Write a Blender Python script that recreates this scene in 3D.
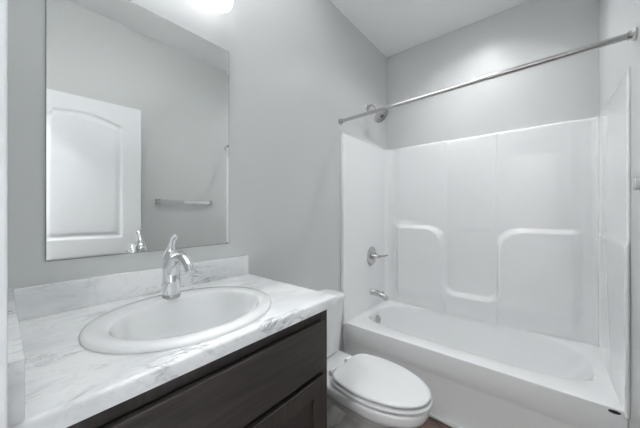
import bpy, bmesh, math
from math import sin, cos, pi, radians, sqrt
from mathutils import Vector, Matrix

# ------------------------------------------------------------------ scene, camera, light
for o in list(bpy.data.objects):
    bpy.data.objects.remove(o, do_unlink=True)
SC = bpy.context.scene
COL = SC.collection

CAM_Z = 1.232
F_PX, YAW, HORIZON = 266.0, 0.693, 212.3
cd = bpy.data.cameras.new('camera')
cd.sensor_fit = 'HORIZONTAL'
cd.sensor_width = 36.0
cd.lens = F_PX / 640.0 * 36.0
cd.shift_y = -(214.0 - HORIZON) / 640.0
cd.clip_start = 0.01
cam = bpy.data.objects.new('camera', cd)
COL.objects.link(cam)
cam.location = (0, 0, CAM_Z)
cam.rotation_euler = (pi / 2, 0, YAW)
SC.camera = cam

SC.view_settings.view_transform = 'Standard'
SC.view_settings.look = 'None'
SC.view_settings.gamma = 1.0
SC.view_settings.exposure = 0.18
SC.view_settings.use_curve_mapping = False

SC.cycles.max_bounces = 24
SC.cycles.diffuse_bounces = 20
SC.cycles.glossy_bounces = 6

w = bpy.data.worlds.new('hall_ambient_fill')  # near-white ambient fill, added to enter through the open hall ends
SC.world = w
w.use_nodes = True
w.node_tree.nodes['Background'].inputs['Color'].default_value = (0.95, 0.98, 1.0, 1)
w.node_tree.nodes['Background'].inputs['Strength'].default_value = 3.0

BULB_EMIT = 2700.0        # bulbs inside the upward-opening vanity shades
SHADE_EMIT = 1.6        # opal vanity shades
DOWNLIGHT_W = 34.0       # beam of the recessed light
DOWNLIGHT_EMIT = 11.0   # recessed light over the tub
HALL_FILL_EMIT = 95.0        # added lamp-shaped fill light in the hall behind the camera

# ------------------------------------------------------------------ room measures (metres)
XL, XR = -1.156, 0.280          # mirror wall, right wall
YF, YB = -0.006, 2.401          # doorway wall, wall behind the tub
ZC = 2.736                      # ceiling
XJ = -0.525                     # door jamb on the vanity side
YT = 1.665                      # front of the tub

# ------------------------------------------------------------------ materials
def mat(name, color, rough=0.5, metal=0.0, spec=0.5, coat=0.0, emit=None, estr=0.0):
    m = bpy.data.materials.new(name)
    m.use_nodes = True
    b = m.node_tree.nodes['Principled BSDF']
    b.inputs['Base Color'].default_value = (*color, 1)
    b.inputs['Roughness'].default_value = rough
    b.inputs['Metallic'].default_value = metal
    b.inputs['Specular IOR Level'].default_value = spec
    b.inputs['Coat Weight'].default_value = coat
    if emit:
        b.inputs['Emission Color'].default_value = (*emit, 1)
        b.inputs['Emission Strength'].default_value = estr
    return m

def bump(m, scale, strength, dist=0.002, detail=2.0):
    nt = m.node_tree
    tc = nt.nodes.new('ShaderNodeTexCoord')
    n = nt.nodes.new('ShaderNodeTexNoise')
    n.inputs['Scale'].default_value = scale
    n.inputs['Detail'].default_value = detail
    bp = nt.nodes.new('ShaderNodeBump')
    bp.inputs['Strength'].default_value = strength
    bp.inputs['Distance'].default_value = dist
    nt.links.new(tc.outputs['Object'], n.inputs['Vector'])
    nt.links.new(n.outputs['Fac'], bp.inputs['Height'])
    nt.links.new(bp.outputs['Normal'], nt.nodes['Principled BSDF'].inputs['Normal'])
    return m

WALL = bump(mat('wall_paint', (0.615, 0.626, 0.625), 0.38, spec=0.5), 160, 0.06, 0.001)
CEIL = bump(mat('ceiling_paint', (0.92, 0.925, 0.925), 0.7), 120, 0.05, 0.001)
TRIM = mat('trim_paint', (0.82, 0.835, 0.85), 0.35)
DOORP = mat('door_paint', (0.82, 0.835, 0.85), 0.4)
ACRYL = mat('tub_acrylic', (0.90, 0.908, 0.912), 0.14, coat=1.0)
ACRYL.node_tree.nodes['Principled BSDF'].inputs['Coat Roughness'].default_value = 0.06
PORC = mat('porcelain', (0.84, 0.85, 0.853), 0.10, coat=0.6)
SEATM = mat('seat_plastic', (0.80, 0.81, 0.813), 0.28)
CHROME = mat('chrome', (0.80, 0.81, 0.82), 0.07, metal=1.0)
NICKEL = mat('brushed_nickel', (0.58, 0.575, 0.57), 0.20, metal=1.0)
DARKM = mat('dark_metal', (0.06, 0.065, 0.07), 0.35, metal=0.6)
RUBBER = mat('dark_rubber', (0.05, 0.05, 0.05), 0.6)
MIRR = mat('mirror_silver', (0.88, 0.888, 0.88), 0.0, metal=1.0)
MEDGE = mat('mirror_edge_glass', (0.30, 0.32, 0.32), 0.2, coat=0.5)
SHADE = mat('opal_glass', (0.9, 0.9, 0.9), 0.3, emit=(0.99, 0.993, 1.0), estr=SHADE_EMIT)
BULBM = mat('bulb_glow', (0.9, 0.9, 0.9), 0.4, emit=(0.99, 0.993, 1.0), estr=BULB_EMIT)
LENS = mat('downlight_lens', (0.9, 0.9, 0.9), 0.4, emit=(0.99, 0.993, 1.0), estr=DOWNLIGHT_EMIT)
HALL_FILL = mat('hall_fill_glow', (0.9, 0.9, 0.9), 0.4, emit=(0.99, 0.993, 1.0), estr=HALL_FILL_EMIT)
CAULK = mat('white_caulk', (0.80, 0.81, 0.81), 0.45)
INSIDE = mat('cabinet_inside', (0.012, 0.011, 0.010), 0.7)

def marble():
    m = mat('marble_laminate', (0.85, 0.86, 0.86), 0.22)
    nt = m.node_tree; L = nt.links.new
    b = nt.nodes['Principled BSDF']
    tc = nt.nodes.new('ShaderNodeTexCoord')
    mp = nt.nodes.new('ShaderNodeMapping')
    mp.inputs['Rotation'].default_value = (0.35, 0.25, radians(12))
    mp.inputs['Scale'].default_value = (8.0, 3.4, 8.0)
    L(tc.outputs['Object'], mp.inputs['Vector'])
    def band(scale, lo, mid, hi, col, dist, off):
        mo = nt.nodes.new('ShaderNodeMapping')
        mo.inputs['Location'].default_value = off
        L(mp.outputs['Vector'], mo.inputs['Vector'])
        n = nt.nodes.new('ShaderNodeTexNoise')
        n.inputs['Scale'].default_value = scale
        n.inputs['Detail'].default_value = 7
        n.inputs['Roughness'].default_value = 0.62
        n.inputs['Distortion'].default_value = dist
        L(mo.outputs['Vector'], n.inputs['Vector'])
        r = nt.nodes.new('ShaderNodeValToRGB')
        e = r.color_ramp.elements
        e[0].position = lo; e[0].color = (0, 0, 0, 1)
        e[1].position = hi; e[1].color = (0, 0, 0, 1)
        k = e.new(mid); k.color = (1, 1, 1, 1)
        L(n.outputs['Fac'], r.inputs['Fac'])
        return r
    # soft clouds
    n2 = nt.nodes.new('ShaderNodeTexNoise'); n2.inputs['Scale'].default_value = 1.1; n2.inputs['Detail'].default_value = 5
    L(mp.outputs['Vector'], n2.inputs['Vector'])
    r2 = nt.nodes.new('ShaderNodeValToRGB')
    r2.color_ramp.elements[0].position = 0.36; r2.color_ramp.elements[0].color = (0.74, 0.755, 0.765, 1)
    r2.color_ramp.elements[1].position = 0.56; r2.color_ramp.elements[1].color = (0.90, 0.905, 0.908, 1)
    L(n2.outputs['Fac'], r2.inputs['Fac'])
    # vein mask lets veins come and go
    n3 = nt.nodes.new('ShaderNodeTexNoise'); n3.inputs['Scale'].default_value = 0.9; n3.inputs['Detail'].default_value = 2
    mo3 = nt.nodes.new('ShaderNodeMapping'); mo3.inputs['Location'].default_value = (3.1, 5.2, 1.4)
    L(mp.outputs['Vector'], mo3.inputs['Vector']); L(mo3.outputs['Vector'], n3.inputs['Vector'])
    r3 = nt.nodes.new('ShaderNodeValToRGB')
    r3.color_ramp.elements[0].position = 0.50; r3.color_ramp.elements[1].position = 0.66
    L(n3.outputs['Fac'], r3.inputs['Fac'])
    cur = r2.outputs['Color']
    for (sc, lo, mid, hi, col, dist, off, amt, masked) in (
            (1.0, 0.470, 0.497, 0.525, (0.44, 0.46, 0.48), 1.2, (0, 0, 0), 0.75, True),
            (1.9, 0.480, 0.500, 0.520, (0.52, 0.54, 0.55), 0.8, (7, 2, 4), 0.24, False),
            (0.7, 0.485, 0.500, 0.515, (0.25, 0.27, 0.29), 1.6, (1, 9, 3), 0.85, True)):
        r = band(sc, lo, mid, hi, col, dist, off)
        mu = nt.nodes.new('ShaderNodeMath'); mu.operation = 'MULTIPLY'
        L(r.outputs['Color'], mu.inputs[0]); L(r3.outputs['Color'], mu.inputs[1])
        mu2 = nt.nodes.new('ShaderNodeMath'); mu2.operation = 'MULTIPLY'
        L(mu.outputs[0] if masked else r.outputs['Color'], mu2.inputs[0]); mu2.inputs[1].default_value = amt
        mx = nt.nodes.new('ShaderNodeMix'); mx.data_type = 'RGBA'
        L(mu2.outputs[0], mx.inputs['Factor'])
        L(cur, mx.inputs['A'])
        mx.inputs['B'].default_value = (*col, 1)
        cur = mx.outputs['Result']
    L(cur, b.inputs['Base Color'])
    return m
MARBLE = marble()

def wood(name, axis, c0, c1):
    m = mat(name, c0, 0.42)
    nt = m.node_tree; L = nt.links.new
    tc = nt.nodes.new('ShaderNodeTexCoord')
    mp = nt.nodes.new('ShaderNodeMapping')
    s = [70.0, 70.0, 70.0]; s['xyz'.index(axis)] = 3.5
    mp.inputs['Scale'].default_value = s
    n = nt.nodes.new('ShaderNodeTexNoise'); n.inputs['Scale'].default_value = 1.6; n.inputs['Detail'].default_value = 6
    r = nt.nodes.new('ShaderNodeValToRGB')
    r.color_ramp.elements[0].position = 0.3; r.color_ramp.elements[0].color = (*c0, 1)
    r.color_ramp.elements[1].position = 0.75; r.color_ramp.elements[1].color = (*c1, 1)
    L(tc.outputs['Object'], mp.inputs['Vector']); L(mp.outputs['Vector'], n.inputs['Vector'])
    L(n.outputs['Fac'], r.inputs['Fac']); L(r.outputs['Color'], nt.nodes['Principled BSDF'].inputs['Base Color'])
    bp = nt.nodes.new('ShaderNodeBump'); bp.inputs['Strength'].default_value = 0.15; bp.inputs['Distance'].default_value = 0.001
    L(n.outputs['Fac'], bp.inputs['Height']); L(bp.outputs['Normal'], nt.nodes['Principled BSDF'].inputs['Normal'])
    return m
WOOD_H = wood('espresso_wood_across', 'y', (0.024, 0.021, 0.019), (0.050, 0.044, 0.040))
WOOD_V = wood('espresso_wood_upright', 'z', (0.024, 0.021, 0.019), (0.050, 0.044, 0.040))

def floor_material():
    m = mat('brown_plank_vinyl', (0.2, 0.14, 0.11), 0.5)
    nt = m.node_tree; L = nt.links.new
    tc = nt.nodes.new('ShaderNodeTexCoord')
    br = nt.nodes.new('ShaderNodeTexBrick')
    br.inputs['Scale'].default_value = 1.0
    br.inputs['Brick Width'].default_value = 0.9
    br.inputs['Row Height'].default_value = 0.15
    br.inputs['Mortar Size'].default_value = 0.0015
    br.inputs['Color1'].default_value = (0.17, 0.115, 0.095, 1)
    br.inputs['Color2'].default_value = (0.115, 0.08, 0.068, 1)
    br.inputs['Mortar'].default_value = (0.05, 0.035, 0.03, 1)
    mp = nt.nodes.new('ShaderNodeMapping'); mp.inputs['Scale'].default_value = (6, 60, 6)
    n = nt.nodes.new('ShaderNodeTexNoise'); n.inputs['Scale'].default_value = 1.5; n.inputs['Detail'].default_value = 6
    r = nt.nodes.new('ShaderNodeValToRGB')
    r.color_ramp.elements[0].position = 0.3; r.color_ramp.elements[0].color = (0.55, 0.52, 0.5, 1)
    r.color_ramp.elements[1].position = 0.7; r.color_ramp.elements[1].color = (1.25, 1.2, 1.2, 1)
    mx = nt.nodes.new('ShaderNodeMix'); mx.data_type = 'RGBA'; mx.blend_type = 'MULTIPLY'; mx.inputs['Factor'].default_value = 1
    L(tc.outputs['Object'], br.inputs['Vector']); L(tc.outputs['Object'], mp.inputs['Vector'])
    L(mp.outputs['Vector'], n.inputs['Vector']); L(n.outputs['Fac'], r.inputs['Fac'])
    L(br.outputs['Color'], mx.inputs['A']); L(r.outputs['Color'], mx.inputs['B'])
    L(mx.outputs['Result'], nt.nodes['Principled BSDF'].inputs['Base Color'])
    return m
FLOORM = floor_material()

# ------------------------------------------------------------------ helpers
def obj(name, bm, m, parent=None, smooth=False, angle=35):
    bmesh.ops.recalc_face_normals(bm, faces=bm.faces[:])
    me = bpy.data.meshes.new(name)
    bm.to_mesh(me); bm.free()
    if smooth:
        for p in me.polygons: p.use_smooth = True
        me.set_sharp_from_angle(angle=radians(angle))
    me.materials.append(m)
    o = bpy.data.objects.new(name, me)
    COL.objects.link(o)
    if parent:
        o.parent = parent
        o.matrix_parent_inverse = Matrix.Translation(-parent.location)
    return o

def thing(name, loc, label, cat, group=None):
    o = bpy.data.objects.new(name, None)
    COL.objects.link(o)
    o.location = loc
    o.empty_display_size = 0.1
    o['label'] = label; o['category'] = cat
    if group: o['group'] = group
    return o

def tag(o, label, cat, group=None):
    o['label'] = label; o['category'] = cat
    if group: o['group'] = group
    return o

def struct(name, bm, m, label=None, cat=None, smooth=False):
    o = obj(name, bm, m, None, smooth)
    o['kind'] = 'structure'
    if label: o['label'] = label
    if cat: o['category'] = cat
    return o

def box(bm, x0, x1, y0, y1, z0, z1, bev=0.0, seg=2):
    r = bmesh.ops.create_cube(bm, size=1.0)
    vs = r['verts']
    for v in vs:
        v.co = Vector((x0 + (v.co.x + .5) * (x1 - x0), y0 + (v.co.y + .5) * (y1 - y0), z0 + (v.co.z + .5) * (z1 - z0)))
    if bev > 0:
        es = list({e for v in vs for e in v.link_edges})
        bmesh.ops.bevel(bm, geom=es, offset=bev, segments=seg, profile=0.5, affect='EDGES')
    return bm

def loft(bm, rings, cap0=True, cap1=True, closed=True):
    R = [[bm.verts.new(p) for p in r] for r in rings]
    n = len(R[0])
    for a, b in zip(R[:-1], R[1:]):
        for i in range(n if closed else n - 1):
            j = (i + 1) % n
            bm.faces.new((a[i], a[j], b[j], b[i]))
    if cap0: bm.faces.new(R[0])
    if cap1: bm.faces.new(R[-1])
    return R

def circle(c, r, axis, n=24, ru=None):
    """ring round a centre, in the plane across axis"""
    a = Vector(axis).normalized()
    u = a.cross(Vector((0, 0, 1)))
    if u.length < 1e-4: u = Vector((0, 1, 0))
    u.normalize(); v = a.cross(u)
    ru = r if ru is None else ru
    return [Vector(c) + u * (r * cos(2 * pi * i / n)) + v * (ru * sin(2 * pi * i / n)) for i in range(n)]

def lathe(bm, c, axis, prof, n=32):
    """prof = [(radius, distance along axis)]"""
    a = Vector(axis).normalized()
    rings = [circle(Vector(c) + a * d, max(r, 1e-4), axis, n) for r, d in prof]
    return loft(bm, rings, True, True)

def tube(bm, pts, rad, n=16, flat=1.0):
    pts = [Vector(p) for p in pts]
    if not isinstance(rad, (list, tuple)): rad = [rad] * len(pts)
    rings = []
    ref = None
    for i, p in enumerate(pts):
        t = (pts[min(i + 1, len(pts) - 1)] - pts[max(i - 1, 0)]).normalized()
        if ref is None:
            ref = t.cross(Vector((0, 1, 0)))
            if ref.length < 0.1: ref = t.cross(Vector((0, 0, 1)))
        u = (ref - t * ref.dot(t)).normalized(); ref = u
        v = t.cross(u)
        rings.append([p + u * (rad[i] * flat * cos(2 * pi * k / n)) + v * (rad[i] * sin(2 * pi * k / n)) for k in range(n)])
    return loft(bm, rings)

def spline(ctrl, n=8):
    P = [Vector(c) for c in ctrl]
    P = [P[0] * 2 - P[1]] + P + [P[-1] * 2 - P[-2]]
    out = []
    for i in range(1, len(P) - 2):
        for k in range(n):
            t = k / n
            a, b, c, d = P[i - 1:i + 3]
            out.append(0.5 * ((2 * b) + (c - a) * t + (2 * a - 5 * b + 4 * c - d) * t * t + (3 * b - a - 3 * c + d) * t ** 3))
    out.append(P[-2])
    return out

def ss(a, b, x):
    t = min(1, max(0, (x - a) / (b - a)))
    return t * t * (3 - 2 * t)

def lerp(a, b, t): return a + (b - a) * t

# ------------------------------------------------------------------ room shell
T = 0.10
HY = -1.60                      # hall wall opposite the doorway
b = bmesh.new(); box(b, -2.6, 2.6, HY - T, YB + T, -0.1, 0.0); struct('floor', b, FLOORM)
b = bmesh.new(); box(b, -2.6, 2.6, HY - T, YB + T, ZC, ZC + 0.1); struct('ceiling', b, CEIL)
b = bmesh.new(); box(b, XL - T, XL, YF - 0.11, YB + T, 0, ZC); struct('wall_left', b, WALL)
b = bmesh.new(); box(b, XL, XR, YB, YB + T, 0, ZC); struct('wall_back', b, WALL)
b = bmesh.new(); box(b, XR, XR + T, YF - 0.11, YB + T, 0, ZC); struct('wall_right', b, WALL)
b = bmesh.new()
JR = 0.200                      # hinge-side jamb
box(b, XL, XJ - 0.018, YF - 0.11, YF, 0, ZC)
box(b, JR + 0.018, XR, YF - 0.11, YF, 0, ZC)
box(b, XJ - 0.018, JR + 0.018, YF - 0.11, YF, 2.065, ZC)
struct('wall_front', b, WALL)
b = bmesh.new()
box(b, -2.6, 2.6, HY - T, HY, 0, ZC)
box(b, -2.6, XL - T, YF - 0.11, YF, 0, ZC)
box(b, XR + T, 2.6, YF - 0.11, YF, 0, ZC)
struct('wall_hall', b, WALL)

# jamb and casing of the doorway
b = bmesh.new()
box(b, XJ - 0.018, XJ, YF - 0.112, YF + 0.003, 0, 2.065)
box(b, JR, JR + 0.018, YF - 0.112, YF + 0.003, 0, 2.065)
box(b, XJ - 0.018, JR + 0.018, YF - 0.112, YF + 0.003, 2.047, 2.065)
struct('trim_1', b, TRIM)
b = bmesh.new()
box(b, XJ - 0.062, XJ - 0.004, YF, YF + 0.0125, 0, 2.11, 0.003)
box(b, JR + 0.004, JR + 0.062, YF, YF + 0.0125, 0, 2.11, 0.003)
box(b, XJ - 0.062, JR + 0.062, YF, YF + 0.0125, 2.051, 2.11, 0.003)
struct('trim_2', b, TRIM)

# baseboards
b = bmesh.new(); box(b, XL, XL + 0.012, 0.80, YT - 0.02, 0, 0.083, 0.003); struct('baseboard_left', b, TRIM)
b = bmesh.new(); box(b, XR - 0.012, XR, 0.07, YT - 0.02, 0, 0.083, 0.003); struct('baseboard_right', b, TRIM)
# white strip sealing the tub to the floor
b = bmesh.new(); box(b, XL + 0.012, XR - 0.012, YT - 0.016, YT + 0.0045, 0, 0.022, 0.008); struct('trim_3', b, CAULK)

# ------------------------------------------------------------------ door, open against the right wall
def build_door():
    W, H, TH = 0.705, 2.030, 0.035
    ang = math.atan2(0.136 - 0.190, 0.712 - 0.012)      # lean of the leaf
    root = bpy.data.objects.new('door_1', None)
    COL.objects.link(root)
    root.location = (0.192, 0.012, 0.010)
    root.rotation_euler = (0, 0, -ang)
    root['kind'] = 'structure'; root['label'] = 'white two panel door with arched top panel, swung open'; root['category'] = 'door'
    # local: +y along the leaf, -x the face towards the mirror
    def panel_depth(y, z):
        # signed distance inside a panel, >0 inside
        y0, y1 = 0.090, W - 0.118
        best = -1
        for (z0, z1, arch) in ((1.035, 1.865, 0.062), (0.21, 0.85, 0)):
            top = z1
            if arch:
                t = (y - (y0 + y1) / 2) / ((y1 - y0) / 2)
                top = z1 + arch * max(0.0, 1 - t * t)
            best = max(best, min(y - y0, y1 - y, z - z0, top - z))
        return best
    def prof(d):
        # moulded groove round a slightly raised field
        if d <= 0: return 0
        if d < 0.012: return 0.008 * ss(0, 0.012, d)
        if d < 0.022: return 0.008
        return lerp(0.008, 0.002, ss(0.022, 0.05, d))
    ys = [0.0] + [W * k / 150 for k in range(1, 150)] + [W]
    zs = [H * k / 330 for k in range(331)]
    bm = bmesh.new()
    for side in (-1, 1):
        base = 0 if side < 0 else TH
        g = []
        for y in ys:
            g.append([bm.verts.new((base - side * prof(panel_depth(y, z)), y, z)) for z in zs])
        for i in range(len(ys) - 1):
            for j in range(len(zs) - 1):
                bm.faces.new((g[i][j], g[i + 1][j], g[i + 1][j + 1], g[i][j + 1]))
        if side < 0: ga = g
    n, mz = len(ys), len(zs)
    for i in range(n - 1):
        bm.faces.new((ga[i][0], ga[i + 1][0], g[i + 1][0], g[i][0]))
        bm.faces.new((ga[i][-1], ga[i + 1][-1], g[i + 1][-1], g[i][-1]))
    for j in range(mz - 1):
        bm.faces.new((ga[0][j], ga[0][j + 1], g[0][j + 1], g[0][j]))
        bm.faces.new((ga[-1][j], ga[-1][j + 1], g[-1][j + 1], g[-1][j]))
    o = obj('door_leaf', bm, DOORP, None, True, 40); o.parent = root
    for s in (-1, 1):
        bm = bmesh.new()
        x0 = 0 if s < 0 else TH
        lathe(bm, (x0, W - 0.06, 0.80), (s, 0, 0), [(0.001, 0), (0.031, 0), (0.031, 0.006), (0.013, 0.010), (0.012, 0.030),
              (0.024, 0.038), (0.027, 0.048), (0.022, 0.058), (0.001, 0.062)], 28)
        k = obj('door_knob', bm, NICKEL, None, True); k.parent = root
    for z in (0.2, 1.0, 1.8):
        bm = bmesh.new(); tube(bm, [(0.0, -0.004, z), (0.0, -0.004, z + 0.09)], 0.005, 10)
        k = obj('hinge', bm, NICKEL, None, True); k.parent = root
build_door()

# ------------------------------------------------------------------ tub with its one-piece wall surround
TUB = thing('bathtub_shower', ((XL + XR) / 2, (YT + YB) / 2, 0), 'white glossy one-piece bathtub with moulded shower walls across the back', 'bathtub')
def build_tub():
    rim = 0.400
    x0, x1, y0, y1 = XL + 0.002, XR - 0.002, YT, YB - 0.002
    N = 160
    cx, cy = -0.430, 2.075
    angs = [2 * pi * i / N for i in range(N)]
    def outline(xa, xb, ya, yb, e, z):
        r = []
        for a in angs:
            c, s = cos(a), sin(a)
            hx = (xb - cx) if c > 0 else (cx - xa)
            hy = (yb - cy) if s > 0 else (cy - ya)
            ee = e if s <= 0 else min(e, 2.7)
            r.append((cx + hx * math.copysign(abs(c) ** (2 / ee), c), cy + hy * math.copysign(abs(s) ** (2 / ee), s), z))
        return r
    ref = outline(x0, x1, y0, y1, 40, 0)
    def rect(ins, z):
        # outer rectangle, same number of points as the basin outline
        e = 60
        xa, xb, ya, yb = x0 + ins * 0, x1, y0 + ins, y1
        r = []
        for a in angs:
            c, s = cos(a), sin(a)
            hx = (xb - cx) if c > 0 else (cx - xa)
            hy = (yb - cy) if s > 0 else (cy - ya)
            k = max(abs(c), abs(s))
            r.append((cx + hx * c / k, cy + hy * s / k, z))
        return r
    bx = (-1.085, 0.222, 1.790, 2.384)
    rings = [rect(0.006, 0.0), rect(0.005, 0.250), rect(0.004, 0.262), rect(0.0005, 0.274), rect(0.0, 0.300), rect(0.0, 0.3935),
             rect(0.0020, 0.3985), rect(0.007, 0.400), rect(0.04, 0.4005)]
    e = 4.2
    def ins(l, r, f, bk): return (bx[0] + l, bx[1] - r, bx[2] + f, bx[3] - bk)
    rings.append(outline(*ins(-.012, -.012, -.012, -.004), e, 0.4005))
    rings.append(outline(*ins(-.004, -.004, -.004, -.001), e, 0.398))
    rings.append(outline(*ins(.003, .004, .003, .002), e, 0.392))
    rings.append(outline(*ins(.008, .012, .007, .006), e, 0.380))
    for t in (0.15, 0.3, 0.45, 0.6, 0.75, 0.86):
        rings.append(outline(*ins(.008 + .055 * t, .012 + .20 * t, .007 + .05 * t, .006 + .055 * t), lerp(e, 3.6, t), 0.380 - 0.30 * t))
    rings.append(outline(*ins(.068, .240, .066, .070), 3.5, 0.098))
    rings.append(outline(*ins(.090, .275, .090, .095), 3.3, 0.078))
    rings.append(outline(*ins(.13, .33, .13, .135), 3.0, 0.068))
    rings.append(outline(*ins(.30, .50, .22, .22), 2.6, 0.064))
    bm = bmesh.new()
    loft(bm, rings, False, True)
    obj('tub', bm, ACRYL, TUB, True, 50)
    # overflow plate on the faucet end
    bm = bmesh.new()
    lathe(bm, (-1.063, 2.045, 0.325), (1, 0, 0.18), [(0.001, 0), (0.037, 0), (0.037, 0.006), (0.030, 0.012), (0.012, 0.014), (0.011, 0.018), (0.001, 0.019)], 28)
    o = obj('overflow_plate', bm, NICKEL, TUB, True); o['label'] = 'round metal overflow plate'
    bm = bmesh.new()
    lathe(bm, (-0.88, 2.06, 0.063), (0, 0, 1), [(0.001, 0), (0.034, 0), (0.034, 0.003), (0.020, 0.005), (0.001, 0.005)], 28)
    o = obj('drain', bm, CHROME, TUB, True); o['label'] = 'metal drain'
    # small dark oval badge under the rim at the right
    bm = bmesh.new()
    c = Vector((0.240, YT + 0.0006, 0.3855))
    rr = [[c + Vector((k * 0.019 * cos(a), d, k * 0.0075 * sin(a))) for a in [2 * pi * i / 24 for i in range(24)]] for k, d in ((1, 0), (1, -0.0018), (0.85, -0.0028))]
    loft(bm, rr)
    o = obj('badge', bm, DARKM, TUB, True); o['label'] = 'small dark oval badge'
build_tub()

def build_surround():
    xa, xb, yb = XL + 0.026, XR - 0.007, YB - 0.022
    yf = YT - 0.030
    R, RR = 0.068, 0.034
    zt, z0 = 1.829, 0.394
    path = []     # (x, y, nx, ny, zone, param)
    def add(x, y, nx, ny, zone): path.append((x, y, nx, ny, zone))
    # front flange left, rounding out of the wall
    for k in range(5):
        a = pi / 2 * k / 4
        add(XL + 0.002 + (xa - XL - 0.002 - 0.010) * 0 + (xa - 0.010 - XL - 0.002) + 0.010 * sin(a) , yf - 0.010 * cos(a) + 0.010, sin(a), -cos(a), 'flange')
    path.insert(0, (XL + 0.001, yf, 0, -1, 'flange'))
    for k in range(1, 40):
        add(xa, lerp(yf + 0.012, yb - R, k / 40), 1, 0, 'left')
    for k in range(15):
        a = pi / 2 * k / 14
        add(xa + R - R * cos(a), yb - R + R * sin(a), cos(a), -sin(a), 'fillet')
    nb = 230
    for k in range(1, nb):
        add(lerp(xa + R, xb - RR, k / nb), yb, 0, -1, 'back')
    for k in range(15):
        a = pi / 2 * k / 14
        add(xb - RR + RR * sin(a), yb - RR + RR * cos(a), -sin(a), -cos(a), 'fillet')
    for k in range(1, 40):
        add(xb, lerp(yb - RR, yf + 0.012, k / 40), -1, 0, 'right')
    for k in range(5):
        a = pi / 2 * (1 - k / 4)
        add(xb + 0.005 - 0.005 * sin(a), yf + 0.005 - 0.005 * cos(a), -sin(a), -cos(a), 'flange')
    add(XR - 0.001, yf, 0, -1, 'flange')
    nx1, nx2, nz = -0.605, -0.258, 0.585
    zl = 1.118
    def smin(a, b, k):
        h = max(k - abs(a - b), 0) / k
        return min(a, b) - h * h * k * 0.25
    def off(x, y, z, zone, nxx=0):
        A = zl - z
        if zone == 'left' or (zone == 'flange' and x < 0):
            return 0.0
        if zone == 'flange': return 0.007 * ss(0, 0.03, A) if abs(nxx) > 0.3 else 0.0
        if zone == 'right':
            f = min(1, max(0, (yb - RR - y) / 0.09))
            return 0.007 * ss(0, 0.03, A) * f
        if zone == 'fillet': return 0.0
        # back panel
        r = 0.075
        bx_, hx = (nx1 + nx2) / 2, (nx2 - nx1) / 2
        qx = abs(x - bx_) - hx + r
        qz = (nz + r) - z
        B = sqrt(max(qx, 0) ** 2 + max(qz, 0) ** 2) + min(max(qx, qz), 0) - r
        m = smin(A, B, 0.16)
        Bu = abs(x - bx_) - hx
        pc, ph = (bx_, hx) if Bu < 0 else (((nx1 + xa + R) / 2, (nx1 - xa - R) / 2) if x < bx_ else ((nx2 + xb - RR) / 2, (xb - RR - nx2) / 2))
        pil = 0.004 * max(0, 1 - ((x - pc) / ph) ** 2)
        edge = ss(xa + R, xa + R + 0.07, x) * (1 - ss(xb - RR - 0.10, xb - RR - 0.03, x))
        return (0.036 * ss(-0.003, 0.032, m) * ss(0.40, 0.56, z) + 0.012 * ss(0, 0.014, Bu) + pil * (1 - ss(0.0, 0.05, A))) * edge
    # rows of height: rounded top lip, then down
    zs = [lerp(z0, zt - 0.014, k / 236) for k in range(237)]
    bm = bmesh.new()
    cols = []
    for (x, y, nx, ny, zone) in path:
        col = []
        for z in zs:
            d = off(x, y, z, zone, nx)
            if zone == 'back':  # gentle bow of the back wall
                d += 0.012 * (1 - ((x - (xa + xb) / 2) / ((xb - xa) / 2)) ** 2) * 0.0
            col.append(bm.verts.new((x + nx * d, y + ny * d, z)))
        d0 = off(x, y, zs[-1], zone, nx)
        for k in range(1, 5):
            a = pi / 2 * k / 4
            d = d0 - 0.014 * (1 - cos(a))
            xx = x + nx * d; yy = y + ny * d
            xx = min(max(xx, XL + 0.001), XR - 0.001); yy = min(yy, YB - 0.001)
            col.append(bm.verts.new((xx, yy, zt - 0.014 + 0.014 * sin(a))))
        # top ledge runs back to the plaster
        if zone in ('left',) : q = (XL + 0.001, y)
        elif zone == 'right': q = (XR - 0.001, y)
        elif zone == 'back': q = (x, YB - 0.001)
        elif zone == 'fillet':
            if x < -0.4:
                t = (x - xa) / R
                q = (XL + 0.001, lerp(y, YB - 0.001, t)) if t < 0.5 else (lerp(XL + 0.001, x, (t - .5) * 2), YB - 0.001)
                if t < 0.5: q = (XL + 0.001, lerp(yb - R, YB - 0.001, t * 2))
            else:
                t = (xb - x) / RR
                q = (XR - 0.001, lerp(yb - RR, YB - 0.001, t * 2)) if t < 0.5 else (lerp(XR - 0.001, x, (t - .5) * 2), YB - 0.001)
        else:
            q = (XL + 0.001, y) if x < -0.4 else (XR - 0.001, y)
        col.append(bm.verts.new((q[0], q[1], zt)))
        cols.append(col)
    for a, c in zip(cols[:-1], cols[1:]):
        for j in range(len(a) - 1):
            bm.faces.new((a[j], c[j], c[j + 1], a[j + 1]))
    o = obj('surround_wall', bm, ACRYL, TUB, True, 60)
build_surround()

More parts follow.
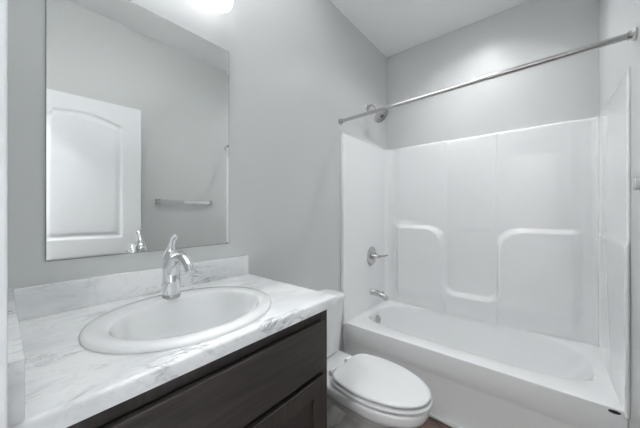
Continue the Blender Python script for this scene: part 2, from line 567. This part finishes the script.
# shower valve, tub spout and shower head on the faucet wall
XS = XL + 0.0268
t = thing('shower_valve', (XS, 2.06, 0.85), 'round chrome shower valve with lever handle on left surround wall', 'shower valve')
b = bmesh.new()
lathe(b, (XS, 2.06, 0.852), (1, 0, 0), [(0.001, 0), (0.082, 0), (0.082, 0.003), (0.070, 0.010), (0.040, 0.014), (0.001, 0.014)], 40)
obj('escutcheon', b, NICKEL, t, True)
b = bmesh.new()
lathe(b, (XS + 0.010, 2.06, 0.852), (1, 0, 0), [(0.001, 0), (0.030, 0), (0.027, 0.022), (0.022, 0.042), (0.015, 0.054), (0.001, 0.056)], 28)
obj('valve_hub', b, NICKEL, t, True)
b = bmesh.new()
tube(b, spline([(XS + 0.045, 2.062, 0.852), (XS + 0.062, 2.095, 0.852), (XS + 0.072, 2.14, 0.850), (XS + 0.085, 2.185, 0.853)], 6), [0.012] * 7 + [0.009] * 8 + [0.0075] * 4, 14)
obj('lever_handle', b, NICKEL, t, True)

t = thing('tub_spout', (XS, 2.05, 0.54), 'chrome tub spout on the left surround wall below the valve', 'tub spout')
b = bmesh.new()
sp = spline([(XS, 2.05, 0.548), (XS + 0.05, 2.05, 0.546), (XS + 0.10, 2.05, 0.536), (XS + 0.132, 2.05, 0.520), (XS + 0.145, 2.05, 0.500)], 6)
tube(b, sp, [0.027] * 3 + [lerp(0.026, 0.019, i / (len(sp) - 4)) for i in range(len(sp) - 3)], 20)
obj('spout_body', b, NICKEL, t, True)
b = bmesh.new(); lathe(b, (XS + 0.112, 2.05, 0.550), (0, 0, 1), [(0.004, -0.01), (0.004, 0.008), (0.008, 0.010), (0.008, 0.018), (0.001, 0.020)], 16)
obj('diverter_knob', b, NICKEL, t, True)

t = thing('wall_shower', (XL, 2.03, 2.135), 'round chrome shower head on bent arm high on left wall', 'shower head')
b = bmesh.new()
lathe(b, (XL, 2.03, 2.135), (1, 0, 0), [(0.001, 0), (0.030, 0), (0.029, 0.004), (0.018, 0.012), (0.001, 0.013)], 28)
obj('wall_flange', b, NICKEL, t, True)
b = bmesh.new()
tube(b, spline([(XL + 0.005, 2.03, 2.135), (XL + 0.035, 2.03, 2.146), (XL + 0.068, 2.03, 2.134), (XL + 0.100, 2.03, 2.075)], 6), 0.0095, 14)
obj('shower_arm', b, NICKEL, t, True)
hd = Vector((0.66, 0, -0.75)).normalized()
hc = Vector((XL + 0.098, 2.03, 2.078))
b = bmesh.new()
lathe(b, hc, hd, [(0.001, 0), (0.014, 0), (0.016, 0.012), (0.013, 0.018), (0.022, 0.026), (0.055, 0.040), (0.070, 0.052), (0.071, 0.060), (0.066, 0.063), (0.001, 0.063)], 40)
obj('spray_head', b, NICKEL, t, True)
b = bmesh.new()
for rr, n in ((0.052, 20), (0.035, 14)):
    ring = circle(hc + hd * 0.0635, rr, hd, n)
    for p in ring: lathe(b, p, hd, [(0.0045, -0.001), (0.004, 0.002), (0.001, 0.003)], 8)
lathe(b, hc + hd * 0.0625, hd, [(0.020, 0), (0.018, 0.003), (0.001, 0.004)], 20)
o = obj('spray_nozzles', b, DARKM, t, True); o['label'] = 'dark nozzles on the spray face'

# shower rod
t = thing('shower_rod', (XL, 1.627, 1.91), 'long metal shower curtain rod spanning wall to wall above the tub', 'curtain rod')
pa, pb = Vector((XL, 1.627, 1.910)), Vector((XR, 1.545, 1.910))
d = (pb - pa).normalized()
b = bmesh.new(); tube(b, [pa + d * 0.006, pb - d * 0.006], 0.0125, 24); obj('rod', b, NICKEL, t, True)
for p, s in ((pa, 1), (pb, -1)):
    b = bmesh.new(); lathe(b, p + Vector((0.0005 * s, 0, 0)), (s, 0, 0), [(0.001, 0), (0.024, 0), (0.024, 0.006), (0.018, 0.012), (0.0165, 0.022), (0.001, 0.022)], 28)
    obj('end_flange', b, NICKEL, t, True)

# ------------------------------------------------------------------ vanity
VY0, VY1, VX = 0.0, 0.770, -0.622
CT, CB = 0.923, 0.885
t = thing('vanity_cabinet', (-0.88, 0.39, 0), 'dark espresso wood bathroom vanity cabinet below the marble counter', 'cabinet')
b = bmesh.new()
g = 0.003
box(b, XL + g, VX, VY1 - 0.016, VY1, 0, CB - 0.001)
box(b, XL + g, VX, VY0 + g, VY0 + 0.019, 0, CB - 0.001)
box(b, XL + g, VX, VY0 + 0.019, VY1 - 0.016, 0.10, 0.116)
box(b, XL + g, XL + 0.012, VY0 + 0.019, VY1 - 0.016, 0.116, CB - 0.001)
obj('carcass', b, WOOD_V, t)
b = bmesh.new()
for (y0, y1, z0, z1) in ((VY0 + g, VY0 + 0.04, 0.10, CB - 0.001), (VY1 - 0.038, VY1, 0.10, CB - 0.001),
                         (VY0 + 0.04, VY1 - 0.038, CB - 0.036, CB - 0.001), (VY0 + 0.04, VY1 - 0.038, 0.10, 0.138), (VY0 + 0.04, VY1 - 0.038, 0.645, 0.680)):
    box(b, VX - 0.003, VX + 0.016, y0, y1, z0, z1, 0.001)
obj('face_frame', b, WOOD_V, t)
b = bmesh.new(); box(b, VX - 0.075, VX - 0.06, VY0 + 0.019, VY1 - 0.016, 0, 0.10); obj('toe_kick', b, WOOD_H, t)
FX0, FX1 = VX + 0.0165, VX + 0.0360
def slab_front(y0, y1, z0, z1):
    b = bmesh.new(); box(b, FX0, FX1, y0, y1, z0, z1, 0.0035, 3); return b
YS0, YS1 = VY0 + 0.018, 0.734
obj('drawer_front', slab_front(YS0, YS1, 0.681, 0.849), WOOD_H, t)
ym = (YS0 + YS1) / 2
for (y0, y1) in ((YS0, ym - 0.0015), (ym + 0.0015, YS1)):
    b = bmesh.new()
    z0, z1, s = 0.125, 0.660, 0.057
    box(b, FX0, FX1, y0, y0 + s, z0, z1, 0.002)
    box(b, FX0, FX1, y1 - s, y1, z0, z1, 0.002)
    box(b, FX0, FX1 - 0.0004, y0 + s - 0.002, y1 - s + 0.002, z0, z0 + s, 0.002)
    box(b, FX0, FX1 - 0.0004, y0 + s - 0.002, y1 - s + 0.002, z1 - s, z1, 0.002)
    dd = obj('door', b, WOOD_V, t)
    b = bmesh.new(); box(b, FX0 + 0.001, FX1 - 0.011, y0 + s - 0.001, y1 - s + 0.001, z0 + s - 0.001, z1 - s + 0.001)
    p = obj('door_panel', b, WOOD_V, None); p.parent = dd; p.matrix_parent_inverse = Matrix.Identity(4)

# countertop with a cut-out for the basin
SX, SY, SA, SB = -0.832, 0.378, 0.222, 0.258      # basin centre and half axes (outer rim)
ct = thing('countertop', (-0.87, 0.40, CT), 'white grey-veined marble-look vanity countertop with backsplash', 'countertop')
b = bmesh.new()
x0, x1, y0, y1 = XL + 0.001, -0.585, YF + 0.001, 0.803
corner = [math.atan2(y - SY, x - SX) % (2 * pi) for x in (x0, x1) for y in (y0, y1)]
angs = sorted([2 * pi * i / 96 for i in range(96)] + corner)
def rect_pt(a, ins, z):
    c, s = cos(a), sin(a)
    hx = (x1 - SX) if c > 0 else (SX - x0)
    hy = (y1 - SY) if s > 0 else (SY - y0)
    k = min(hx / abs(c) if abs(c) > 1e-6 else 1e9, hy / abs(s) if abs(s) > 1e-6 else 1e9)
    x, y = SX + c * k, SY + s * k
    x = min(x, x1 - ins); y = min(y, y1 - ins)
    return (x, y, z)
def ell_pt(a, k, z):
    c, s = cos(a), sin(a)
    r = 1 / sqrt((c / (SA * k)) ** 2 + (s / (SB * k)) ** 2)
    return (SX + c * r, SY + s * r, z)
rr = [[ell_pt(a, 0.93, CB) for a in angs], [ell_pt(a, 0.93, CT) for a in angs]]
for i in range(0, 6):
    q = pi / 2 * i / 5
    rr.append([rect_pt(a, 0.008 * (1 - sin(q)), CT - 0.008 * (1 - cos(q))) for a in angs])
rr.append([rect_pt(a, 0.0, CB + 0.002) for a in angs])
rr.append([rect_pt(a, 0.003, CB) for a in angs])
rr.append(rr[0])
loft(b, rr, False, False)
bmesh.ops.remove_doubles(b, verts=b.verts[:], dist=1e-5)
obj('counter_slab', b, MARBLE, ct, True, 40)
b = bmesh.new(); box(b, XL + 0.001, XL + 0.020, 0.0245, 0.803, CT + 0.0003, 1.016, 0.003, 2); obj('backsplash', b, MARBLE, ct, True, 40)
b = bmesh.new(); box(b, XL + 0.001, -0.5875, YF + 0.001, 0.024, CT + 0.0003, 1.016, 0.002, 2); obj('side_splash', b, MARBLE, ct, True, 40)

# drop-in basin
sk = thing('sink', (SX, SY, CT), 'white oval drop-in porcelain sink set in the marble counter', 'sink')
b = bmesh.new()
M = 96
def oval(cx, cy, a, c, z, e=2.0):
    out = []
    for i in range(M):
        q = 2 * pi * i / M
        out.append((cx + a * math.copysign(abs(cos(q)) ** (2 / e), cos(q)), cy + c * math.copysign(abs(sin(q)) ** (2 / e), sin(q)), z))
    return out
BX = SX + 0.022                                    # bowl sits forward of the faucet ledge
ba, bb = 0.160, 0.205
rings = [oval(SX, SY, SA, SB, CT + 0.0006), oval(SX, SY, SA + 0.001, SB + 0.001, CT + 0.006), oval(SX, SY, SA - 0.002, SB - 0.002, CT + 0.0115),
         oval(SX, SY, SA - 0.009, SB - 0.009, CT + 0.0150), oval(lerp(SX, BX, .4), SY, SA - 0.030, SB - 0.026, CT + 0.0165),
         oval(BX, SY, ba + 0.008, bb + 0.008, CT + 0.0155), oval(BX, SY, ba + 0.002, bb + 0.002, CT + 0.0130), oval(BX, SY, ba - 0.002, bb - 0.002, CT + 0.007),
         oval(BX, SY, ba - 0.006, bb - 0.007, CT - 0.010), oval(BX, SY, ba - 0.014, bb - 0.018, CT - 0.045), oval(BX, SY, ba - 0.026, bb - 0.034, CT - 0.080),
         oval(BX - .002, SY, ba - 0.045, bb - 0.060, CT - 0.110), oval(BX - .006, SY, ba - 0.075, bb - 0.100, CT - 0.130), oval(BX - .010, SY, ba - 0.105, bb - 0.140, CT - 0.140), oval(BX - .012, SY, 0.032, 0.034, CT - 0.144), oval(BX - .012, SY, 0.022, 0.022, CT - 0.146)]
loft(b, rings, False, True)
obj('basin', b, PORC, sk, True, 60)
b = bmesh.new()
lathe(b, (BX - 0.012, SY, CT - 0.1445), (0, 0, 1), [(0.001, 0), (0.022, 0), (0.022, 0.003), (0.014, 0.004), (0.012, 0.007), (0.001, 0.008)], 24)
o = obj('drain', b, CHROME, sk, True); o['label'] = 'metal drain'

# faucet
FX, FY, FZ = -0.990, 0.382, CT + 0.0150
t = thing('faucet', (FX, FY, FZ), 'chrome single-handle faucet standing behind the oval sink bowl', 'faucet')
b = bmesh.new()
lathe(b, (FX, FY, FZ), (0, 0, 1), [(0.001, -0.001), (0.028, -0.001), (0.0285, 0.008), (0.0265, 0.012), (0.001, 0.012)], 32)
o = obj('base_ring', b, NICKEL, t, True)
b = bmesh.new()
rg = []
for z, r, dx in ((0.010, 0.0260, 0), (0.02, 0.0280, 0), (0.06, 0.0278, -0.001), (0.10, 0.0265, -0.002), (0.13, 0.0245, -0.003), (0.150, 0.0215, -0.004), (0.162, 0.0150, -0.005), (0.167, 0.003, -0.005)):
    rg.append(circle((FX + dx, FY, FZ + z), r, (0, 0, 1), 32))
loft(b, rg)
obj('faucet_body', b, CHROME, t, True, 60)
b = bmesh.new()
sp = spline([(FX + 0.002, FY, FZ + 0.085), (FX + 0.022, FY, FZ + 0.122), (FX + 0.055, FY, FZ + 0.143), (FX + 0.095, FY, FZ + 0.143), (FX + 0.128, FY, FZ + 0.126), (FX + 0.143, FY, FZ + 0.106)], 7)
tube(b, sp, [lerp(0.0245, 0.0145, min(1, i / (len(sp) * .75))) for i in range(len(sp))], 20)
obj('spout', b, CHROME, t, True, 60)
b = bmesh.new()
sp = spline([(FX - 0.006, FY, FZ + 0.150), (FX - 0.003, FY, FZ + 0.168), (FX + 0.006, FY, FZ + 0.186), (FX + 0.018, FY, FZ + 0.202), (FX + 0.036, FY, FZ + 0.215)], 6)
tube(b, sp, [0.0185, 0.0182, 0.0175, 0.0170, 0.016, 0.015, 0.014, 0.013, 0.012, 0.011, 0.0102, 0.0097, 0.0093, 0.009, 0.009, 0.009, 0.0092, 0.0095, 0.010, 0.0105, 0.0108, 0.0105, 0.0095, 0.008, 0.004][:len(sp)], 20, 0.8)
obj('lever_handle', b, CHROME, t, True, 60)

# mirror over the vanity
mr = thing('mirror', (XL, 0.40, 1.54), 'large frameless rectangular wall mirror with dark thin edge above the sink', 'mirror')
my0, my1, mz0, mz1 = 0.088, 0.7035, 1.082, 2.003
b = bmesh.new()
def rectx(x, i): return [(x, my0 + i, mz0 + i), (x, my1 - i, mz0 + i), (x, my1 - i, mz1 - i), (x, my0 + i, mz1 - i)]
loft(b, [rectx(XL + 0.0058, 0.0022), rectx(XL + 0.0061, 0.0150)], False, True)
obj('mirror_glass', b, MIRR, mr)
b = bmesh.new()
loft(b, [rectx(XL + 0.0006, 0.0), rectx(XL + 0.0042, 0.0), rectx(XL + 0.0058, 0.0022)], True, False)
o = obj('mirror_edge', b, MEDGE, mr); o['label'] = 'dark ground glass edge'

# vanity light above the mirror
vl = thing('vanity_light', (XL, 0.398, 2.28), 'wall light with glowing white glass shades above the mirror', 'wall light')
b = bmesh.new(); box(b, XL + 0.001, XL + 0.022, 0.398 - 0.26, 0.398 + 0.26, 2.262, 2.345, 0.006); obj('back_plate', b, NICKEL, vl, True)
for y in (0.200, 0.398, 0.596):
    c = Vector((XL + 0.100, y, 2.107))
    b = bmesh.new()
    tube(b, spline([(XL + 0.02, y, 2.30), (XL + 0.030, y, 2.286), (XL + 0.037, y, 2.274)], 4), 0.008, 12)
    rg = [circle(c + Vector((0, 0, z)), r, (0, 0, 1), 32) for r, z in ((0.0605, 0.160), (0.063, 0.160), (0.063, 0.174), (0.0605, 0.174), (0.0605, 0.160))]
    loft(b, rg, False, False)
    obj('arm', b, NICKEL, vl, True)
    b = bmesh.new()
    prof = [(0.004, 0.000), (0.026, 0.001), (0.042, 0.006), (0.052, 0.014), (0.0575, 0.028), (0.059, 0.05), (0.060, 0.17), (0.057, 0.17), (0.056, 0.05), (0.050, 0.022), (0.03, 0.010), (0.004, 0.008)]
    rg = [circle(c + Vector((0, 0, z)), r, (0, 0, 1), 32) for r, z in prof]
    loft(b, rg, True, True)
    obj('shade', b, SHADE, vl, True, 60)
    b = bmesh.new()
    lathe(b, c + Vector((0, 0, 0.009)), (0, 0, 1), [(0.001, 0), (0.016, 0), (0.016, 0.045), (0.001, 0.046)], 20)
    obj('socket', b, NICKEL, vl, True)
    b = bmesh.new()
    lathe(b, c + Vector((0, 0, 0.056)), (0, 0, 1), [(0.010, 0), (0.014, 0.012), (0.024, 0.030), (0.030, 0.052), (0.028, 0.070), (0.018, 0.084), (0.001, 0.089)], 24)
    obj('bulb', b, BULBM, vl, True)

# recessed light in the ceiling over the tub
dl = thing('recessed_light', (-0.36, 1.95, ZC), 'round white recessed ceiling light above the bathtub', 'ceiling light')
b = bmesh.new()
c = (-0.36, 1.95, ZC)
rg = [circle(Vector(c) + Vector((0, 0, z)), r, (0, 0, 1), 40) for r, z in ((0.088, -0.0005), (0.086, -0.006), (0.066, -0.009), (0.062, -0.004))]
loft(b, rg, False, False); obj('trim_ring', b, TRIM, dl, True)
b = bmesh.new(); lathe(b, Vector(c) + Vector((0, 0, -0.001)), (0, 0, -1), [(0.001, 0), (0.063, 0), (0.063, 0.003), (0.001, 0.004)], 40); obj('lens', b, LENS, dl, True)
ld = bpy.data.lights.new('downlight_beam', 'SPOT')
ld.energy = DOWNLIGHT_W; ld.spot_size = radians(143); ld.spot_blend = 1.0; ld.shadow_soft_size = 0.03; ld.color = (0.99, 0.993, 1.0)
lo = bpy.data.objects.new('downlight_beam', ld); COL.objects.link(lo); lo.parent = dl; lo.location = (0, 0, -0.012)

# unseen fill light behind the viewer, added to brighten the room
hl = thing('hall_fill_light', (-0.20, -0.85, ZC), 'added unseen fill light shaped like a round ceiling lamp in the hall', 'ceiling light')
b = bmesh.new(); lathe(b, (-0.20, -0.85, ZC - 0.0005), (0, 0, -1), [(0.001, 0), (0.175, 0), (0.175, 0.018), (0.001, 0.018)], 40); obj('pan', b, NICKEL, hl, True)
b = bmesh.new(); lathe(b, (-0.20, -0.85, ZC - 0.019), (0, 0, -1), [(0.165, 0), (0.160, 0.03), (0.13, 0.055), (0.07, 0.072), (0.001, 0.076)], 40); obj('fill_bowl', b, HALL_FILL, hl, True, 60)

# towel bar on the right wall
t = thing('towel_bar', (XR, 1.11, 1.33), 'chrome towel bar mounted on the right wall beside the door', 'towel bar')
zb, xbar = 1.327, XR - 0.034
b = bmesh.new(); box(b, xbar - 0.005, xbar + 0.005, 0.880, 1.345, zb - 0.018, zb + 0.018, 0.002); obj('bar', b, CHROME, t, True)
for y in (0.880, 1.352):
    b = bmesh.new()
    box(b, XR - 0.008, XR - 0.0005, y - 0.018, y + 0.018, zb - 0.022, zb + 0.022, 0.003)
    box(b, xbar - 0.007, XR - 0.006, y - 0.013, y + 0.013, zb - 0.021, zb + 0.021, 0.002)
    obj('post', b, NICKEL, t, True)

# ------------------------------------------------------------------ toilet
TY = 1.236
tl = thing('toilet', (-0.80, TY, 0), 'white two-piece toilet with closed lid between vanity and tub', 'toilet')
def egg(xb, xf, xm, wm, wb, z, n=28, rb=0.03, dx=0.0):
    """plan outline: elliptical nose, narrowing to a rounded square back"""
    up = []
    for i in range(n + 1):
        q = pi / 2 * i / n
        up.append((xm + (xf - xm) * cos(q), wm * sin(q) ** 0.95))
    m = 20
    for i in range(1, m + 1):
        s = i / m
        x = lerp(xm, xb, s)
        wdt = lerp(wm, wb, ss(0, 1, s) * 0.6 + s * s * 0.4)
        dback = x - xb
        if dback < rb: wdt -= rb - sqrt(max(0, rb * rb - (rb - dback) ** 2))
        up.append((x, wdt))
    pts = [(x + dx, TY + y, z) for x, y in up] + [(x + dx, TY - y, z) for x, y in reversed(up[1:])]
    return pts
ZL = 0.394
# lid, slightly domed
b = bmesh.new()
L_ = dict(xb=-0.862, xm=-0.64, wb=0.140)
def lidring(ins, z): return egg(-0.852 + ins, -0.380 - ins, -0.680, 0.180 - ins, 0.152 - ins, z, rb=0.06)
loft(b, [lidring(0.030, ZL - 0.0175), lidring(0.006, ZL - 0.0160), lidring(0.003, ZL - 0.010), lidring(0.005, ZL - 0.004), lidring(0.010, ZL - 0.001), lidring(0.03, ZL), lidring(0.08, ZL + 0.001)])
obj('lid', b, SEATM, tl, True, 50)
b = bmesh.new()
def seatring(ins, z): return egg(-0.856 + ins, -0.378 - ins, -0.680, 0.182 - ins, 0.154 - ins, z, rb=0.06)
loft(b, [seatring(0.022, ZL - 0.044), seatring(0.003, ZL - 0.0415), seatring(0.000, ZL - 0.036), seatring(0.001, ZL - 0.0300), seatring(0.006, ZL - 0.0275), seatring(0.03, ZL - 0.0270)])
obj('seat', b, SEATM, tl, True, 50)
for s in (-1, 1):
    b = bmesh.new()
    tube(b, [(-0.872, TY + s * 0.075 - 0.022, ZL - 0.024), (-0.872, TY + s * 0.075 + 0.022, ZL - 0.024)], 0.009, 18)
    box(b, -0.888, -0.858, TY + s * 0.075 - 0.02, TY + s * 0.075 + 0.02, ZL - 0.0485, ZL - 0.026, 0.003)
    obj('hinge', b, SEATM, tl, True)
# bowl and pedestal
b = bmesh.new()
zr = ZL - 0.049
R = [egg(-1.02, -0.585, -0.72, 0.112, 0.108, 0.0, rb=0.03),
     egg(-1.02, -0.580, -0.72, 0.114, 0.110, 0.012, rb=0.03),
     egg(-1.01, -0.592, -0.72, 0.104, 0.098, 0.045, rb=0.03),
     egg(-1.01, -0.588, -0.72, 0.100, 0.090, 0.100, rb=0.03),
     egg(-1.02, -0.560, -0.70, 0.106, 0.088, 0.160, rb=0.03),
     egg(-1.04, -0.510, -0.68, 0.124, 0.090, 0.215, rb=0.03),
     egg(-1.07, -0.450, -0.66, 0.146, 0.100, 0.248, rb=0.03),
     egg(-1.10, -0.412, -0.65, 0.160, 0.112, 0.276, rb=0.03),
     egg(-1.12, -0.404, -0.65, 0.165, 0.120, 0.285, rb=0.03),
     egg(-1.13, -0.396, -0.65, 0.172, 0.135, 0.292, rb=0.03),
     egg(-1.135, -0.391, -0.645, 0.176, 0.148, 0.306, rb=0.03),
     egg(-1.135, -0.390, -0.645, 0.177, 0.152, zr - 0.012, rb=0.03),
     egg(-1.135, -0.392, -0.645, 0.175, 0.150, zr - 0.003, rb=0.03),
     egg(-1.130, -0.400, -0.645, 0.168, 0.144, zr, rb=0.03)]
loft(b, R)
# trapway bulges on both flanks
for s in (-1, 1):
    tp = spline([(-0.60, TY + s * 0.055, 0.19), (-0.70, TY + s * 0.072, 0.235), (-0.80, TY + s * 0.078, 0.215), (-0.86, TY + s * 0.082, 0.135), (-0.93, TY + s * 0.075, 0.085), (-1.0, TY + s * 0.06, 0.13)], 7)
    tube(b, tp, [0.038 + 0.012 * sin(pi * i / (len(tp) - 1)) for i in range(len(tp))], 18)
obj('bowl', b, PORC, tl, True, 60)
for s in (-1, 1):
    b = bmesh.new(); lathe(b, (-0.80, TY + s * 0.116, 0.008), (0, 0, 1), [(0.013, 0), (0.013, 0.010), (0.009, 0.018), (0.001, 0.021)], 16)
    obj('bolt_cap', b, SEATM, tl, True)
# tank
def rrect(x0, x1, hw, z, r, bow=0.0):
    out = []
    cs = [(x1 - r, hw - r, 0), (x0 + r, hw - r, pi / 2), (x0 + r, -hw + r, pi), (x1 - r, -hw + r, 3 * pi / 2)]
    for (cx, cy, a0) in cs:
        for k in range(9):
            a = a0 + pi / 2 * k / 8
            x, y = cx + r * cos(a), cy + r * sin(a)
            if x > (x0 + x1) / 2: x += bow * (1 - (y / hw) ** 2)
            out.append((x, TY + y, z))
    return out
b = bmesh.new()
loft(b, [rrect(-1.125, -1.000, 0.150, zr + 0.001, 0.03, 0.012), rrect(-1.138, -0.990, 0.166, zr + 0.02, 0.035, 0.014), rrect(-1.142, -0.985, 0.174, 0.45, 0.035, 0.014),
         rrect(-1.144, -0.980, 0.190, 0.60, 0.035, 0.016), rrect(-1.145, -0.976, 0.200, 0.676, 0.035, 0.016)])
obj('tank', b, PORC, tl, True, 50)
b = bmesh.new()
def tlid(i, z): return rrect(-1.150 + i, -0.966 - i, 0.212 - i, z, 0.045 - i * .5, 0.018)
loft(b, [tlid(0.008, 0.6765), tlid(0.001, 0.680), tlid(0.0, 0.690), tlid(0.001, 0.702), tlid(0.006, 0.709), tlid(0.016, 0.7125), tlid(0.04, 0.7135)])
obj('tank_lid', b, PORC, tl, True, 50)
b = bmesh.new()
lathe(b, (-0.972, TY - 0.145, 0.645), (1, 0, 0), [(0.001, -0.006), (0.013, -0.006), (0.013, 0.008), (0.001, 0.010)], 20)
tube(b, [(-0.962, TY - 0.145, 0.645), (-0.955, TY - 0.115, 0.642), (-0.953, TY - 0.08, 0.636)], [0.006, 0.006, 0.008], 12)
obj('flush_lever', b, CHROME, tl, True)
